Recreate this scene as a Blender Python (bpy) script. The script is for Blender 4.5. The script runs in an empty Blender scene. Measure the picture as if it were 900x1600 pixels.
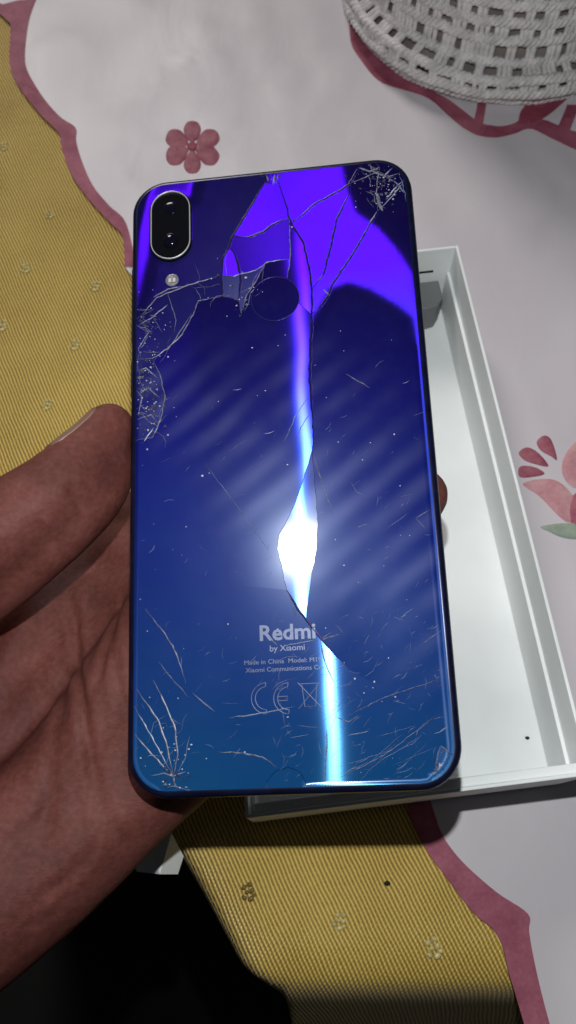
import bpy, bmesh, math, random
import numpy as np
from mathutils import Matrix, Vector, noise
from mathutils.geometry import delaunay_2d_cdt

MM = 0.001
scene = bpy.context.scene
COL = scene.collection
random.seed(7)

# ------------------------------------------------------------------ survey of the photograph (mm)
F_PX = 1250.0
CAM = np.array([0.0, 0.0, 258.0])          # camera stands over the table origin
_n = np.array([30.0 / F_PX, 530.0 / F_PX, 1.0]); _n /= np.linalg.norm(_n)
_x = np.array([1.0, 0, 0]) - _n * _n[0]; _x /= np.linalg.norm(_x)
_y = np.cross(-_n, _x)
RW = np.stack([_x, _y, -_n])
def ray(px, py): return RW @ np.array([(px - 450) / F_PX, (py - 800) / F_PX, 1.0])
def at(px, py, z=0.0):
    d = ray(px, py); return CAM + d * ((z - CAM[2]) / d[2])
PHC = np.array([-6.07692817, 89.64925935, 85.34323311])      # middle of the phone's back
PHM = np.array([[0.99544746, 0.03615389, 0.08818873],
                [0.02223346, -0.98782024, 0.15400274],
                [0.09268241, -0.1513409, -0.98412698]])
PHL = PHM @ np.diag([1, -1, -1])           # columns: right, up, out of the back
def ph(px, py):
    d = ray(px, py); nn = PHL[:, 2]; t = (nn @ (PHC - CAM)) / (nn @ d)
    q = PHL.T @ (CAM + d * t - PHC); return (q[0], q[1])
FLASH = np.array([1.0, 41.0, 270.0])       # flash lamp of the photographing phone, found from the shadows

# ------------------------------------------------------------------ camera
cam_d = bpy.data.cameras.new('camera'); cam = bpy.data.objects.new('camera', cam_d); COL.objects.link(cam)
cam_d.sensor_fit = 'VERTICAL'; cam_d.sensor_height = 36.0; cam_d.lens = 36.0 * F_PX / 1600.0
cam_d.clip_start = 0.01; cam_d.clip_end = 20
M = Matrix.Identity(4)
cx, cy, cz = RW[:, 0], -RW[:, 1], -RW[:, 2]
for i in range(3):
    M[i][0], M[i][1], M[i][2], M[i][3] = cx[i], cy[i], cz[i], CAM[i] * MM
cam.matrix_world = M
cam_d.dof.use_dof = True; cam_d.dof.focus_distance = 0.195; cam_d.dof.aperture_fstop = 26
scene.camera = cam

# ------------------------------------------------------------------ light
world = bpy.data.worlds.new('World'); scene.world = world; world.use_nodes = True
world.node_tree.nodes['Background'].inputs[0].default_value = (0.80, 0.88, 1.0, 1)
world.node_tree.nodes['Background'].inputs[1].default_value = 0.022
fl = bpy.data.lights.new('flash_lamp', 'POINT'); fl.energy = 1.7; fl.color = (0.95, 0.98, 1.0); fl.shadow_soft_size = 0.0022
flo = bpy.data.objects.new('flash_lamp', fl); flo.location = FLASH * MM; COL.objects.link(flo)
rl = bpy.data.lights.new('room_lamp', 'AREA'); rl.shape = 'DISK'; rl.size = 0.5; rl.energy = 13.5; rl.color = (1.0, 0.95, 0.93)
rlo = bpy.data.objects.new('room_lamp', rl); COL.objects.link(rlo)
rlo.location = (-0.55, 1.45, 1.15)
rlo.rotation_euler = (Vector((0.05, 0.2, 0)) - Vector(rlo.location)).to_track_quat('-Z', 'Y').to_euler()
scene.view_settings.view_transform = 'Standard'; scene.view_settings.look = 'None'
scene.view_settings.exposure = 0.0; scene.view_settings.gamma = 1.0
scene.cycles.use_denoising = True
scene.cycles.max_bounces = 6; scene.cycles.sample_clamp_indirect = 3.0

# ------------------------------------------------------------------ helpers
def tag(o, label=None, cat=None, group=None, kind=None):
    if label: o['label'] = label
    if cat: o['category'] = cat
    if group: o['group'] = group
    if kind: o['kind'] = kind
    return o
def link(name, me, mat=None, parent=None, smooth=False):
    if mat: me.materials.append(mat)
    if smooth:
        me.polygons.foreach_set('use_smooth', [True] * len(me.polygons))
    o = bpy.data.objects.new(name, me); COL.objects.link(o)
    if parent: o.parent = parent
    return o
def mesh(name, V, Fc):
    me = bpy.data.meshes.new(name)
    me.from_pydata([tuple(float(c) * MM for c in v) for v in V], [], [tuple(int(i) for i in f) for f in Fc])
    me.update(); return me
def empty(name, loc=(0, 0, 0)):
    o = bpy.data.objects.new(name, None); o.empty_display_size = 0.01
    o.location = Vector(loc) * MM; COL.objects.link(o); return o
class MB:
    def __init__(s): s.V = []; s.F = []
    def add(s, V, Fc):
        b = len(s.V); s.V += [tuple(v) for v in V]; s.F += [tuple(i + b for i in f) for f in Fc]
    def tube(s, P, r, n=6, cap=True):
        P = [np.array(p, float) for p in P]; m = len(P)
        rr = r if hasattr(r, '__len__') else [r] * m
        V = []
        prev = None
        for i, p in enumerate(P):
            t = P[min(i + 1, m - 1)] - P[max(i - 1, 0)]; t /= (np.linalg.norm(t) + 1e-9)
            ref = prev if prev is not None else (np.array([0, 0, 1.]) if abs(t[2]) < .9 else np.array([1., 0, 0]))
            a = ref - t * (ref @ t); a /= (np.linalg.norm(a) + 1e-9); prev = a; b = np.cross(t, a)
            for k in range(n):
                w = 2 * math.pi * k / n; V.append(p + rr[i] * (math.cos(w) * a + math.sin(w) * b))
        Fc = [(i * n + k, i * n + (k + 1) % n, (i + 1) * n + (k + 1) % n, (i + 1) * n + k) for i in range(m - 1) for k in range(n)]
        if cap: Fc += [tuple(range(n - 1, -1, -1)), tuple((m - 1) * n + k for k in range(n))]
        s.add(V, Fc)
    def ell(s, c, R, seg=16, rings=10, axes=None):
        A = np.eye(3) if axes is None else np.array(axes)
        V = [np.array(c) + A @ np.array([0, 0, R[2]])]
        for i in range(1, rings):
            th = math.pi * i / rings
            for k in range(seg):
                w = 2 * math.pi * k / seg
                V.append(np.array(c) + A @ np.array([R[0] * math.sin(th) * math.cos(w), R[1] * math.sin(th) * math.sin(w), R[2] * math.cos(th)]))
        V.append(np.array(c) - A @ np.array([0, 0, R[2]])); Fc = []
        for k in range(seg): Fc.append((0, 1 + k, 1 + (k + 1) % seg))
        for i in range(rings - 2):
            for k in range(seg):
                a = 1 + i * seg + k; b = 1 + i * seg + (k + 1) % seg; Fc.append((a, a + seg, b + seg, b))
        L = len(V) - 1; o = 1 + (rings - 2) * seg
        for k in range(seg): Fc.append((L, o + (k + 1) % seg, o + k))
        s.add(V, Fc)
    def box(s, lo, hi):
        x0, y0, z0 = lo; x1, y1, z1 = hi
        s.add([(x0, y0, z0), (x1, y0, z0), (x1, y1, z0), (x0, y1, z0), (x0, y0, z1), (x1, y0, z1), (x1, y1, z1), (x0, y1, z1)],
              [(3, 2, 1, 0), (4, 5, 6, 7), (0, 1, 5, 4), (1, 2, 6, 5), (2, 3, 7, 6), (3, 0, 4, 7)])
    def build(s, name, mat, parent=None, smooth=False):
        return link(name, mesh(name, s.V, s.F), mat, parent, smooth)
def bevel(o, w, seg=2):
    m = o.modifiers.new('bevel', 'BEVEL'); m.width = w * MM; m.segments = seg; m.limit_method = 'ANGLE'; return o
def resample(P, step, closed=False):
    P = [np.array(p, float) for p in P]
    if closed: P = P + [P[0]]
    out = []
    for a, b in zip(P[:-1], P[1:]):
        k = max(1, int(round(np.linalg.norm(b - a) / step)))
        out += [a + (b - a) * i / k for i in range(k)]
    if not closed: out.append(P[-1])
    return out
def catmull(P, k=6, closed=False):
    P = [np.array(p, float) for p in P]; n = len(P); out = []
    rng = range(n) if closed else range(n - 1)
    for i in rng:
        g = (lambda j: P[j % n]) if closed else (lambda j: P[min(max(j, 0), n - 1)])
        p0, p1, p2, p3 = g(i - 1), g(i), g(i + 1), g(i + 2)
        for j in range(k):
            t = j / k
            out.append(0.5 * ((2 * p1) + (-p0 + p2) * t + (2 * p0 - 5 * p1 + 4 * p2 - p3) * t * t + (-p0 + 3 * p1 - 3 * p2 + p3) * t ** 3))
    if not closed: out.append(P[-1])
    return out
def inside(P, poly):
    x, y = P[0], P[1]; c = False; n = len(poly); j = n - 1
    for i in range(n):
        xi, yi = poly[i][0], poly[i][1]; xj, yj = poly[j][0], poly[j][1]
        if (yi > y) != (yj > y) and x < (xj - xi) * (y - yi) / (yj - yi) + xi: c = not c
        j = i
    return c
def seg_d(p, poly, closed=True):
    A = np.array([q[:2] for q in poly], float); B = np.roll(A, -1, 0)
    if not closed: A, B = A[:-1], B[:-1]
    p = np.array(p[:2], float); d = B - A
    t = np.clip(((p - A) * d).sum(1) / ((d * d).sum(1) + 1e-9), 0, 1)
    return float(np.sqrt((((A + d * t[:, None]) - p) ** 2).sum(1)).min())
def sstep(a, b, x):
    t = min(1, max(0, (x - a) / (b - a))); return t * t * (3 - 2 * t)

# ------------------------------------------------------------------ materials
class NT:
    def __init__(s, name):
        s.m = bpy.data.materials.new(name); s.m.use_nodes = True; s.t = s.m.node_tree; s.t.nodes.clear()
        s.out = s.n('ShaderNodeOutputMaterial')
    def n(s, typ, **kw):
        nd = s.t.nodes.new(typ)
        for k, v in kw.items():
            if k.startswith('_'): setattr(nd, k[1:], v)
            else:
                key = k.replace('__', ' ')
                if hasattr(v, 'is_linked') or isinstance(v, bpy.types.NodeSocket): s.t.links.new(v, nd.inputs[key])
                else: nd.inputs[key].default_value = v
        return nd
    def l(s, a, b): s.t.links.new(a, b)
    def math(s, op, a, b=None, c=None):
        nd = s.t.nodes.new('ShaderNodeMath'); nd.operation = op
        for i, v in enumerate((a, b, c)):
            if v is None: continue
            if isinstance(v, (int, float)): nd.inputs[i].default_value = v
            else: s.l(v, nd.inputs[i])
        return nd.outputs[0]
    def coord(s, scale=(1, 1, 1), rot=(0, 0, 0), kind='Object'):
        tc = s.n('ShaderNodeTexCoord'); mp = s.n('ShaderNodeMapping'); s.l(tc.outputs[kind], mp.inputs['Vector'])
        mp.inputs['Scale'].default_value = scale; mp.inputs['Rotation'].default_value = rot
        return mp.outputs[0]
    def noise(s, vec, sc, det=3, rough=0.5, dist=0.0):
        nd = s.n('ShaderNodeTexNoise'); s.l(vec, nd.inputs['Vector'])
        nd.inputs['Scale'].default_value = sc; nd.inputs['Detail'].default_value = det
        nd.inputs['Roughness'].default_value = rough; nd.inputs['Distortion'].default_value = dist
        return nd.outputs['Fac']
    def ramp(s, fac, stops):
        nd = s.n('ShaderNodeValToRGB'); s.l(fac, nd.inputs[0]); e = nd.color_ramp.elements
        while len(e) < len(stops): e.new(0.5)
        for el, (p, c) in zip(e, stops): el.position = p; el.color = tuple(c) + (1,) if len(c) == 3 else c
        return nd.outputs[0]
    def bump(s, h, strength, dist=0.001, normal=None):
        nd = s.n('ShaderNodeBump'); nd.inputs['Strength'].default_value = strength; nd.inputs['Distance'].default_value = dist
        s.l(h, nd.inputs['Height'])
        if normal is not None: s.l(normal, nd.inputs['Normal'])
        return nd.outputs[0]
    def princ(s, **kw):
        nd = s.n('ShaderNodeBsdfPrincipled')
        for k, v in kw.items():
            key = k.replace('__', ' ')
            if isinstance(v, bpy.types.NodeSocket): s.l(v, nd.inputs[key])
            else: nd.inputs[key].default_value = v
        s.l(nd.outputs[0], s.out.inputs[0]); return nd
def c4(r, g, b): return (r, g, b, 1)
def simple(name, col, rough=0.5, metal=0.0, spec=0.5, nscale=0, namp=0.0, bscale=0, bstr=0.0, bdist=0.0002):
    t = NT(name); kw = dict(Roughness=rough, Metallic=metal)
    kw['Specular__IOR__Level'] = spec
    if nscale:
        f = t.noise(t.coord(), nscale, 4)
        kw['Base__Color'] = t.ramp(f, [(0.25, tuple(c * (1 - namp) for c in col)), (0.75, tuple(min(1, c * (1 + namp)) for c in col))])
    else: kw['Base__Color'] = c4(*col)
    if bscale: kw['Normal'] = t.bump(t.noise(t.coord(), bscale, 4), bstr, bdist)
    t.princ(**kw); return t.m

def mat_gold():
    t = NT('gold_satin')
    ang = math.radians(RIB)
    v = t.coord(rot=(0, 0, -ang))
    sep = t.n('ShaderNodeSeparateXYZ'); t.l(v, sep.inputs[0])
    wob = t.noise(t.coord(scale=(60, 60, 60)), 1.0, 2)
    y = t.math('ADD', sep.outputs['Y'], t.math('MULTIPLY', wob, 0.0016))
    ph_ = t.math('MULTIPLY', y, 2 * math.pi / 0.00118)
    w = t.math('MULTIPLY_ADD', t.math('SINE', ph_), 0.5, 0.5)
    # short stitches along every rib
    stx = t.math('MULTIPLY_ADD', t.math('SINE', t.math('ADD', t.math('MULTIPLY', sep.outputs['X'], 2 * math.pi / 0.0011), t.math('MULTIPLY', ph_, 0.37))), 0.5, 0.5)
    fine = t.noise(t.coord(scale=(1, 1, 1)), 1400, 2)
    h = t.math('ADD', w, t.math('ADD', t.math('MULTIPLY', stx, 0.30), t.math('MULTIPLY', fine, 0.5)))
    big = t.noise(t.coord(), 22, 3)
    fac = t.math('ADD', t.math('MULTIPLY', w, 0.55), t.math('ADD', t.math('MULTIPLY', fine, 0.30), t.math('MULTIPLY_ADD', big, 0.4, -0.12)))
    col = t.ramp(fac, [(0.15, (0.22, 0.132, 0.016)), (0.50, (0.60, 0.385, 0.066)), (0.90, (0.95, 0.72, 0.21))])
    t.princ(Base__Color=col, Roughness=0.36, Specular__IOR__Level=0.6, Normal=t.bump(h, 0.9, 0.00035), Sheen__Weight=0.15)
    return t.m
def mat_white_cloth():
    t = NT('white_organza')
    v = t.coord()
    f1 = t.noise(t.coord(scale=(1, .6, 1), rot=(0, 0, .25)), 17, 2, .45, .5)
    f2 = t.noise(v, 9, 2, .5, .6)
    sep = t.n('ShaderNodeSeparateXYZ'); t.l(v, sep.inputs[0])
    wx = t.math('SINE', t.math('MULTIPLY', sep.outputs['X'], 2 * math.pi / 0.00055))
    wy = t.math('SINE', t.math('MULTIPLY', sep.outputs['Y'], 2 * math.pi / 0.00055))
    weave = t.math('MULTIPLY', wx, wy)
    col = t.ramp(t.math('ADD', t.math('MULTIPLY', f1, .6), t.math('MULTIPLY', f2, .4)),
                 [(0.38, (0.600, 0.555, 0.580)), (0.50, (0.650, 0.608, 0.630)), (0.62, (0.690, 0.650, 0.668))])
    rg = t.math('MULTIPLY_ADD', f1, -0.30, 0.58)
    f3 = t.noise(t.coord(scale=(1, .55, 1), rot=(0, 0, -.3)), 55, 2, .45, 2.0)
    b = t.bump(t.math('ADD', f1, t.math('MULTIPLY', f3, .12)), 0.22, 0.006); b2 = t.bump(weave, 0.10, 0.0001, b)
    t.princ(Base__Color=col, Roughness=rg, Specular__IOR__Level=0.45, Normal=b2, Sheen__Weight=0.2)
    return t.m
def mat_pink(name, lo, hi, sc=90):
    t = NT(name); f = t.noise(t.coord(), sc, 4, .6); g = t.noise(t.coord(), 900, 2)
    col = t.ramp(t.math('ADD', t.math('MULTIPLY', f, .75), t.math('MULTIPLY', g, .25)), [(0.35, lo), (0.66, hi)])
    t.princ(Base__Color=col, Roughness=0.62, Specular__IOR__Level=0.3, Normal=t.bump(g, 0.35, 0.0002)); return t.m
def mat_skin():
    t = NT('palm_skin'); v = t.coord()
    big = t.noise(v, 38, 4, .55); mid = t.noise(v, 700, 3)
    col = t.ramp(t.math('ADD', t.math('MULTIPLY', big, .72), t.math('MULTIPLY', mid, .28)),
                 [(0.34, (0.070, 0.019, 0.014)), (0.50, (0.122, 0.036, 0.028)), (0.66, (0.180, 0.061, 0.049))])
    vo = t.n('ShaderNodeTexVoronoi'); vo.feature = 'DISTANCE_TO_EDGE'; t.l(t.coord(scale=(1, 1.6, 1), rot=(0, 0, .7)), vo.inputs['Vector']); vo.inputs['Scale'].default_value = 620
    fold = t.noise(t.coord(scale=(1, 3.2, 1), rot=(0, 0, .75)), 120, 4, .6, .5)
    h = t.math('ADD', t.math('MULTIPLY', t.math('MINIMUM', vo.outputs['Distance'], 0.25), 1.0), t.math('MULTIPLY', fold, 1.0))
    t.princ(Base__Color=col, Roughness=0.62, Specular__IOR__Level=0.2, Normal=t.bump(h, 0.22, 0.0004),
            Subsurface__Weight=0.25, Subsurface__Radius=(1.0, 0.35, 0.2), Subsurface__Scale=0.0022)
    return t.m
def mat_film():
    """aurora film under scratched glass: purple at the camera end, cyan at the other"""
    t = NT('aurora_glass'); v = t.coord()
    sep = t.n('ShaderNodeSeparateXYZ'); t.l(v, sep.inputs[0])
    g = t.math('MULTIPLY_ADD', sep.outputs['Y'], 1 / 0.159, 0.5)        # 0 bottom .. 1 top
    colf = t.ramp(g, [(0.0, (0.12, 0.46, 0.80)), (0.22, (0.10, 0.30, 0.90)), (0.42, (0.035, 0.13, 0.94)), (0.62, (0.045, 0.03, 0.95)), (0.80, (0.085, 0.004, 1.0)), (1.0, (0.095, 0.004, 1.0))])
    colb = t.ramp(g, [(0.0, (0.001, 0.040, 0.125)), (0.14, (0.001, 0.018, 0.095)), (0.30, (0.001, 0.005, 0.070)), (0.55, (0.001, 0.001, 0.050)), (0.8, (0.002, 0.001, 0.022)), (1.0, (0.002, 0.001, 0.016))])
    tv = t.n('ShaderNodeVectorTransform'); tv.vector_type = 'VECTOR'; tv.convert_from = 'OBJECT'; tv.convert_to = 'WORLD'
    tv.inputs[0].default_value = (1, 0, 0)
    film = t.n('ShaderNodeBsdfAnisotropic'); film.distribution = 'GGX'
    t.l(colf, film.inputs['Color']); film.inputs['Roughness'].default_value = FILM_R; film.inputs['Anisotropy'].default_value = FILM_A
    t.l(tv.outputs[0], film.inputs['Tangent'])
    broad = t.n('ShaderNodeBsdfAnisotropic'); broad.distribution = 'GGX'; colr = t.ramp(g, [(0.0, (0.004, 0.30, 0.95)), (0.15, (0.004, 0.17, 0.95)), (0.35, (0.008, 0.07, 0.95)), (0.62, (0.03, 0.012, 0.95)), (0.85, (0.05, 0.002, 0.9))])
    t.l(colr, broad.inputs['Color']); broad.inputs['Roughness'].default_value = 0.55
    dif = t.n('ShaderNodeBsdfDiffuse'); t.l(colb, dif.inputs['Color'])
    m1 = t.n('ShaderNodeMixShader'); m1.inputs[0].default_value = 0.05; t.l(dif.outputs[0], m1.inputs[1]); t.l(broad.outputs[0], m1.inputs[2])
    m2 = t.n('ShaderNodeMixShader'); m2.inputs[0].default_value = 0.12; t.l(m1.outputs[0], m2.inputs[1]); t.l(film.outputs[0], m2.inputs[2])
    # painted reflection: parallel diagonal bands put into the glass as pale haze
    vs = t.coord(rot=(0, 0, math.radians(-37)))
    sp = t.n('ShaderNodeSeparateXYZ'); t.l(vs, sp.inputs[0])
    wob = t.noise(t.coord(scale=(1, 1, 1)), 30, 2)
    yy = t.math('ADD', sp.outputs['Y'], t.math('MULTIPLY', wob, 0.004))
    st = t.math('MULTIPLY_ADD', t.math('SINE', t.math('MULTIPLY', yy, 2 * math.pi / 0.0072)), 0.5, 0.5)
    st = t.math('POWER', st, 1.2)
    along = t.math('SUBTRACT', 1.0, t.math('MINIMUM', 1.0, t.math('ABSOLUTE', t.math('MULTIPLY', t.math('SUBTRACT', sp.outputs['X'], REFL_X), 1 / 0.030))))
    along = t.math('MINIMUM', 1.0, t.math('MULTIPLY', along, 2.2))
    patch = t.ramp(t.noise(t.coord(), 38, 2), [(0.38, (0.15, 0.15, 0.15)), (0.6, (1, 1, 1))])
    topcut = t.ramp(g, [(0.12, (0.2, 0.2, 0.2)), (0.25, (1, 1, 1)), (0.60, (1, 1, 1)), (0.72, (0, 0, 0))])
    refl = t.math('MULTIPLY', t.math('MULTIPLY', st, along), t.math('MULTIPLY', patch, topcut))
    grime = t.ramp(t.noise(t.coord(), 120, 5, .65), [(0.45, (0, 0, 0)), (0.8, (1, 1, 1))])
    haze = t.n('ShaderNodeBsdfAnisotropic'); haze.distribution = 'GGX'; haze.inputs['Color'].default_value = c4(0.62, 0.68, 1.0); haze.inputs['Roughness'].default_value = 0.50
    hf = t.math('ADD', t.math('MULTIPLY_ADD', refl, 0.026, 0.003), t.math('MULTIPLY', grime, 0.005))
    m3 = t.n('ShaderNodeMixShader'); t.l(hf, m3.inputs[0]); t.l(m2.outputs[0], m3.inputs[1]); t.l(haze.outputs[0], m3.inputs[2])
    bloom = t.n('ShaderNodeBsdfAnisotropic'); bloom.distribution = 'GGX'; bloom.inputs['Color'].default_value = c4(0.55, 0.72, 1.0); bloom.inputs['Roughness'].default_value = 0.27
    m5 = t.n('ShaderNodeMixShader'); m5.inputs[0].default_value = 0.012; t.l(m3.outputs[0], m5.inputs[1]); t.l(bloom.outputs[0], m5.inputs[2]); m3 = m5   # glow round the highlight, put in as an extra gloss lobe
    coat = t.n('ShaderNodeBsdfAnisotropic'); coat.distribution = 'GGX'; coat.inputs['Color'].default_value = c4(1, 1, 1); coat.inputs['Roughness'].default_value = 0.105
    lw = t.n('ShaderNodeFresnel'); lw.inputs['IOR'].default_value = 1.45
    m4 = t.n('ShaderNodeMixShader'); t.l(t.math('MULTIPLY', lw.outputs[0], 0.75), m4.inputs[0]); t.l(m3.outputs[0], m4.inputs[1]); t.l(coat.outputs[0], m4.inputs[2])
    t.l(m4.outputs[0], t.out.inputs[0]); return t.m

RIB = -64.0; FILM_R = 0.17; FILM_A = 0.87; REFL_X = 0.004
M_GOLD = mat_gold()
M_WHITE = mat_white_cloth()
M_PINK = mat_pink('pink_border', (0.26, 0.052, 0.092), (0.42, 0.130, 0.180))
M_PETAL = mat_pink('pink_petal', (0.26, 0.058, 0.092), (0.40, 0.140, 0.175), 220)
M_PALEP = mat_pink('pale_petal', (0.47, 0.20, 0.23), (0.60, 0.36, 0.36), 120)
M_DPINK = mat_pink('dark_pink', (0.24, 0.045, 0.08), (0.34, 0.07, 0.11), 200)
M_LEAF = mat_pink('sage_leaf', (0.25, 0.31, 0.24), (0.36, 0.42, 0.34), 160)
M_CARD = simple('white_card', (0.80, 0.83, 0.815), 0.5, nscale=25, namp=0.09, bscale=400, bstr=0.15)
M_CARD2 = simple('grey_card', (0.17, 0.175, 0.175), 0.6, nscale=60, namp=0.1)
M_YARN = simple('cotton_yarn', (0.74, 0.70, 0.685), 0.85, spec=0.15, nscale=220, namp=0.25, bscale=1100, bstr=0.9, bdist=0.0009)
M_POT = simple('shade_tinted_pot', (0.27, 0.23, 0.21), 0.8, nscale=60, namp=0.3)  # shade behind the crochet holes is put into this taupe
M_SKIN = mat_skin()
M_NAIL = simple('nail', (0.20, 0.11, 0.085), 0.33, nscale=150, namp=0.12)
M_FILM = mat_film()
M_FRAME = simple('frame_blue_black', (0.006, 0.008, 0.030), 0.28, metal=0.4, nscale=300, namp=0.4)
M_BLACK = simple('black_glass', (0.004, 0.004, 0.006), 0.12, spec=.3)
M_RING = simple('steel_ring', (0.55, 0.55, 0.56), 0.38, metal=0.5)
M_LENS = simple('lens', (0.004, 0.004, 0.010), 0.1, spec=.25)
M_LED = simple('led', (0.16, 0.155, 0.165), 0.25, bscale=1500, bstr=0.8)
M_SENSOR = simple('sensor', (0.006, 0.004, 0.045), 0.35, nscale=500, namp=0.2)
M_INK = simple('silver_ink', (0.105, 0.125, 0.21), 0.45, metal=0.2)
M_INK2 = simple('faint_ink', (0.060, 0.075, 0.150), 0.45, metal=0.2)
M_CRK = simple('crack_pale', (0.12, 0.12, 0.16), 0.38, spec=.5, nscale=900, namp=0.7)
M_CRKD = simple('crack_dark', (0.006, 0.003, 0.035), 0.35, spec=0.25)
M_EDGE = simple('crack_edge', (0.07, 0.04, 0.34), 0.3, spec=.8, nscale=500, namp=.8)
M_SCR = simple('scratch', (0.11, 0.135, 0.22), 0.4, spec=0.8, nscale=300, namp=0.6)
M_DUST = simple('glass_dust', (0.42, 0.42, 0.46), 0.4)
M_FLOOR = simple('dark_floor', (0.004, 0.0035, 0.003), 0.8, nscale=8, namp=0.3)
M_CRUMB = simple('crumb', (0.015, 0.010, 0.008), 0.8)

# ------------------------------------------------------------------ setting: floor, gold tablecloth
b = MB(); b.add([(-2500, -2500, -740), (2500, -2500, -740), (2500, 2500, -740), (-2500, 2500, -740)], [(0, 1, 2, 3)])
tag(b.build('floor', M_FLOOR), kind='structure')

TE = [(900, -33), (-10, -33), (-14, -31.5), (-17, -29), (-29.5, -9.5), (-46, 14), (-80, 42), (-150, 66), (-900, 120), (-900, 900), (900, 900)]   # table edge
def gold_z(x, y):
    z = 0.22 * noise.noise((x * .02, y * .02, 3)) - 0.15
    if inside((x, y), TE):
        d = seg_d((x, y), TE)
        return z - 2.4 * max(0, 1 - d / 11.0) ** 2
    d = seg_d((x, y), TE)
    k = 2.6 if (y < -32 and x > -6) else (2.6 + 12 * sstep(-4, -16, x) if y < -30 else 14)
    return z - 2.4 - .44 * d - (k * d * d / 16 if d < 8 else k * (d - 4))
xs = sorted(set(list(np.arange(-300, -60, 12)) + list(np.arange(-60, 80, 1.6)) + list(np.arange(80, 260, 12))))
ys = sorted(set(list(np.arange(-90, 40, 1.6)) + list(np.arange(40, 520, 12))))
V = [(x, y, gold_z(x, y)) for y in ys for x in xs]; nx = len(xs)
Fc = [(j * nx + i, j * nx + i + 1, (j + 1) * nx + i + 1, (j + 1) * nx + i) for j in range(len(ys) - 1) for i in range(nx - 1)]
gold = link('gold_tablecloth', mesh('gold_tablecloth', V, Fc), M_GOLD, None, True)
tag(gold, 'gold ribbed satin tablecloth with small woven flower sprigs, under the white cloth', 'tablecloth')
def sprig_mesh():
    q = MB()
    for dx, dy, rx, ry, a in ((-1.1, 1.6, .9, .6, .6), (.5, 2.2, .8, .6, -.5), (-.4, .3, .7, .55, .2), (1.0, .6, .9, .6, 1.0), (-1.2, -1.0, .8, .6, -.7), (.6, -1.4, .95, .7, .4), (1.6, -.5, .6, .5, 0)):
        c, s_ = math.cos(a), math.sin(a)
        q.ell((dx, dy, .12), (rx, ry, .38), 10, 6, [[c, -s_, 0], [s_, c, 0], [0, 0, 1]])
    return mesh('woven_sprig', q.V, q.F)
M_SPRIG = simple('pale_gold_thread', (0.60, 0.50, 0.21), 0.38, spec=.6, nscale=900, namp=.3, bscale=2500, bstr=.5)
M_SPRIGD = simple('dark_gold_thread', (0.17, 0.105, 0.025), 0.5, nscale=900, namp=.3)
sp_me = sprig_mesh(); sp_me.materials.append(M_SPRIG); sp_me.polygons.foreach_set('use_smooth', [True] * len(sp_me.polygons))
for i, (px, py) in enumerate([(5, 230), (77, 336), (40, 420), (148, 448), (116, 540), (73, 633), (2, 510), (530, 1441), (678, 1484), (388, 1396), (30, 130)]):
    p = at(px, py)
    if i == 9:
        me = sp_me.copy(); me.materials.clear(); me.materials.append(M_SPRIGD)
    else: me = sp_me
    o = bpy.data.objects.new('woven_sprig', me); COL.objects.link(o); o.parent = gold
    o.location = (p[0] * MM, p[1] * MM, (gold_z(p[0], p[1]) + .1) * MM); o.rotation_euler.z = random.uniform(-.5, .5)
    s_ = random.uniform(.95, 1.2); o.scale = (s_, s_, 1)

# ------------------------------------------------------------------ white cloth with pink scalloped border
def wz(x, y):
    z = 1.0 + 0.5 * noise.noise((x * .012, y * .012, 1)) + 0.25 * noise.noise((x * .035, y * .03, 7))
    u = x * .94 + y * .34 - 128                              # a few ironed folds on the right
    z += 0.55 * math.exp(-(u / 7) ** 2) * sstep(60, 130, y)
    u2 = x * .97 + y * .22 - 60
    z += 0.45 * math.exp(-(u2 / 6) ** 2) * sstep(180, 240, y)
    if y > 40 and x > 40:                                    # soft crumples beside the box
        n_ = noise.noise((x * .05 + .6 * noise.noise((x * .03, y * .03, 5)), y * .028, 11)); z += 1.0 * (1 - abs(n_)) ** 3 * sstep(74, 90, x)
    n_ = noise.noise((x * .022 + y * .01, y * .016 - x * .012, 21)); z += .7 * max(0, 1 - abs(n_) * 5) ** 2 * sstep(215, 260, y)
    return z
# border: outer edge (against the gold) and inner edge, photograph points on the table
OUT_L = [(0, 12), (10, 22), (18, 45), (16, 100), (28, 135), (62, 180), (93, 212), (97, 232), (112, 275), (140, 315), (172, 350), (192, 372), (196, 420)]
IN_L = [(58, 0), (46, 35), (40, 90), (46, 118), (68, 155), (95, 186), (119, 203), (120, 222), (128, 252), (146, 293), (172, 325), (198, 352), (214, 420)]
OUT_R = [(600, 1130), (641, 1275), (652, 1300), (668, 1332), (690, 1362), (738, 1425), (768, 1450), (784, 1478), (794, 1520), (806, 1560), (818, 1602), (832, 1660)]
IN_R = [(632, 1130), (677, 1268), (685, 1293), (700, 1320), (727, 1352), (775, 1394), (823, 1427), (825, 1455), (833, 1500), (843, 1545), (858, 1602), (876, 1660)]
A_out = [at(*p)[:2] for p in OUT_L]; A_in = [at(*p)[:2] for p in IN_L]
B_out = [at(*p)[:2] for p in OUT_R]; B_in = [at(*p)[:2] for p in IN_R]
mid_o = [(-30, 160), (8, 110), (20, 60)]
outer = catmull(A_out, 5) + catmull([A_out[-1]] + mid_o + [B_out[0]], 5)[1:-1] + catmull(B_out, 5)
left_top = [np.array((-160., 395.)), np.array((-170., 470.)), np.array((300., 470.)), np.array((300., -80.))]
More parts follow.
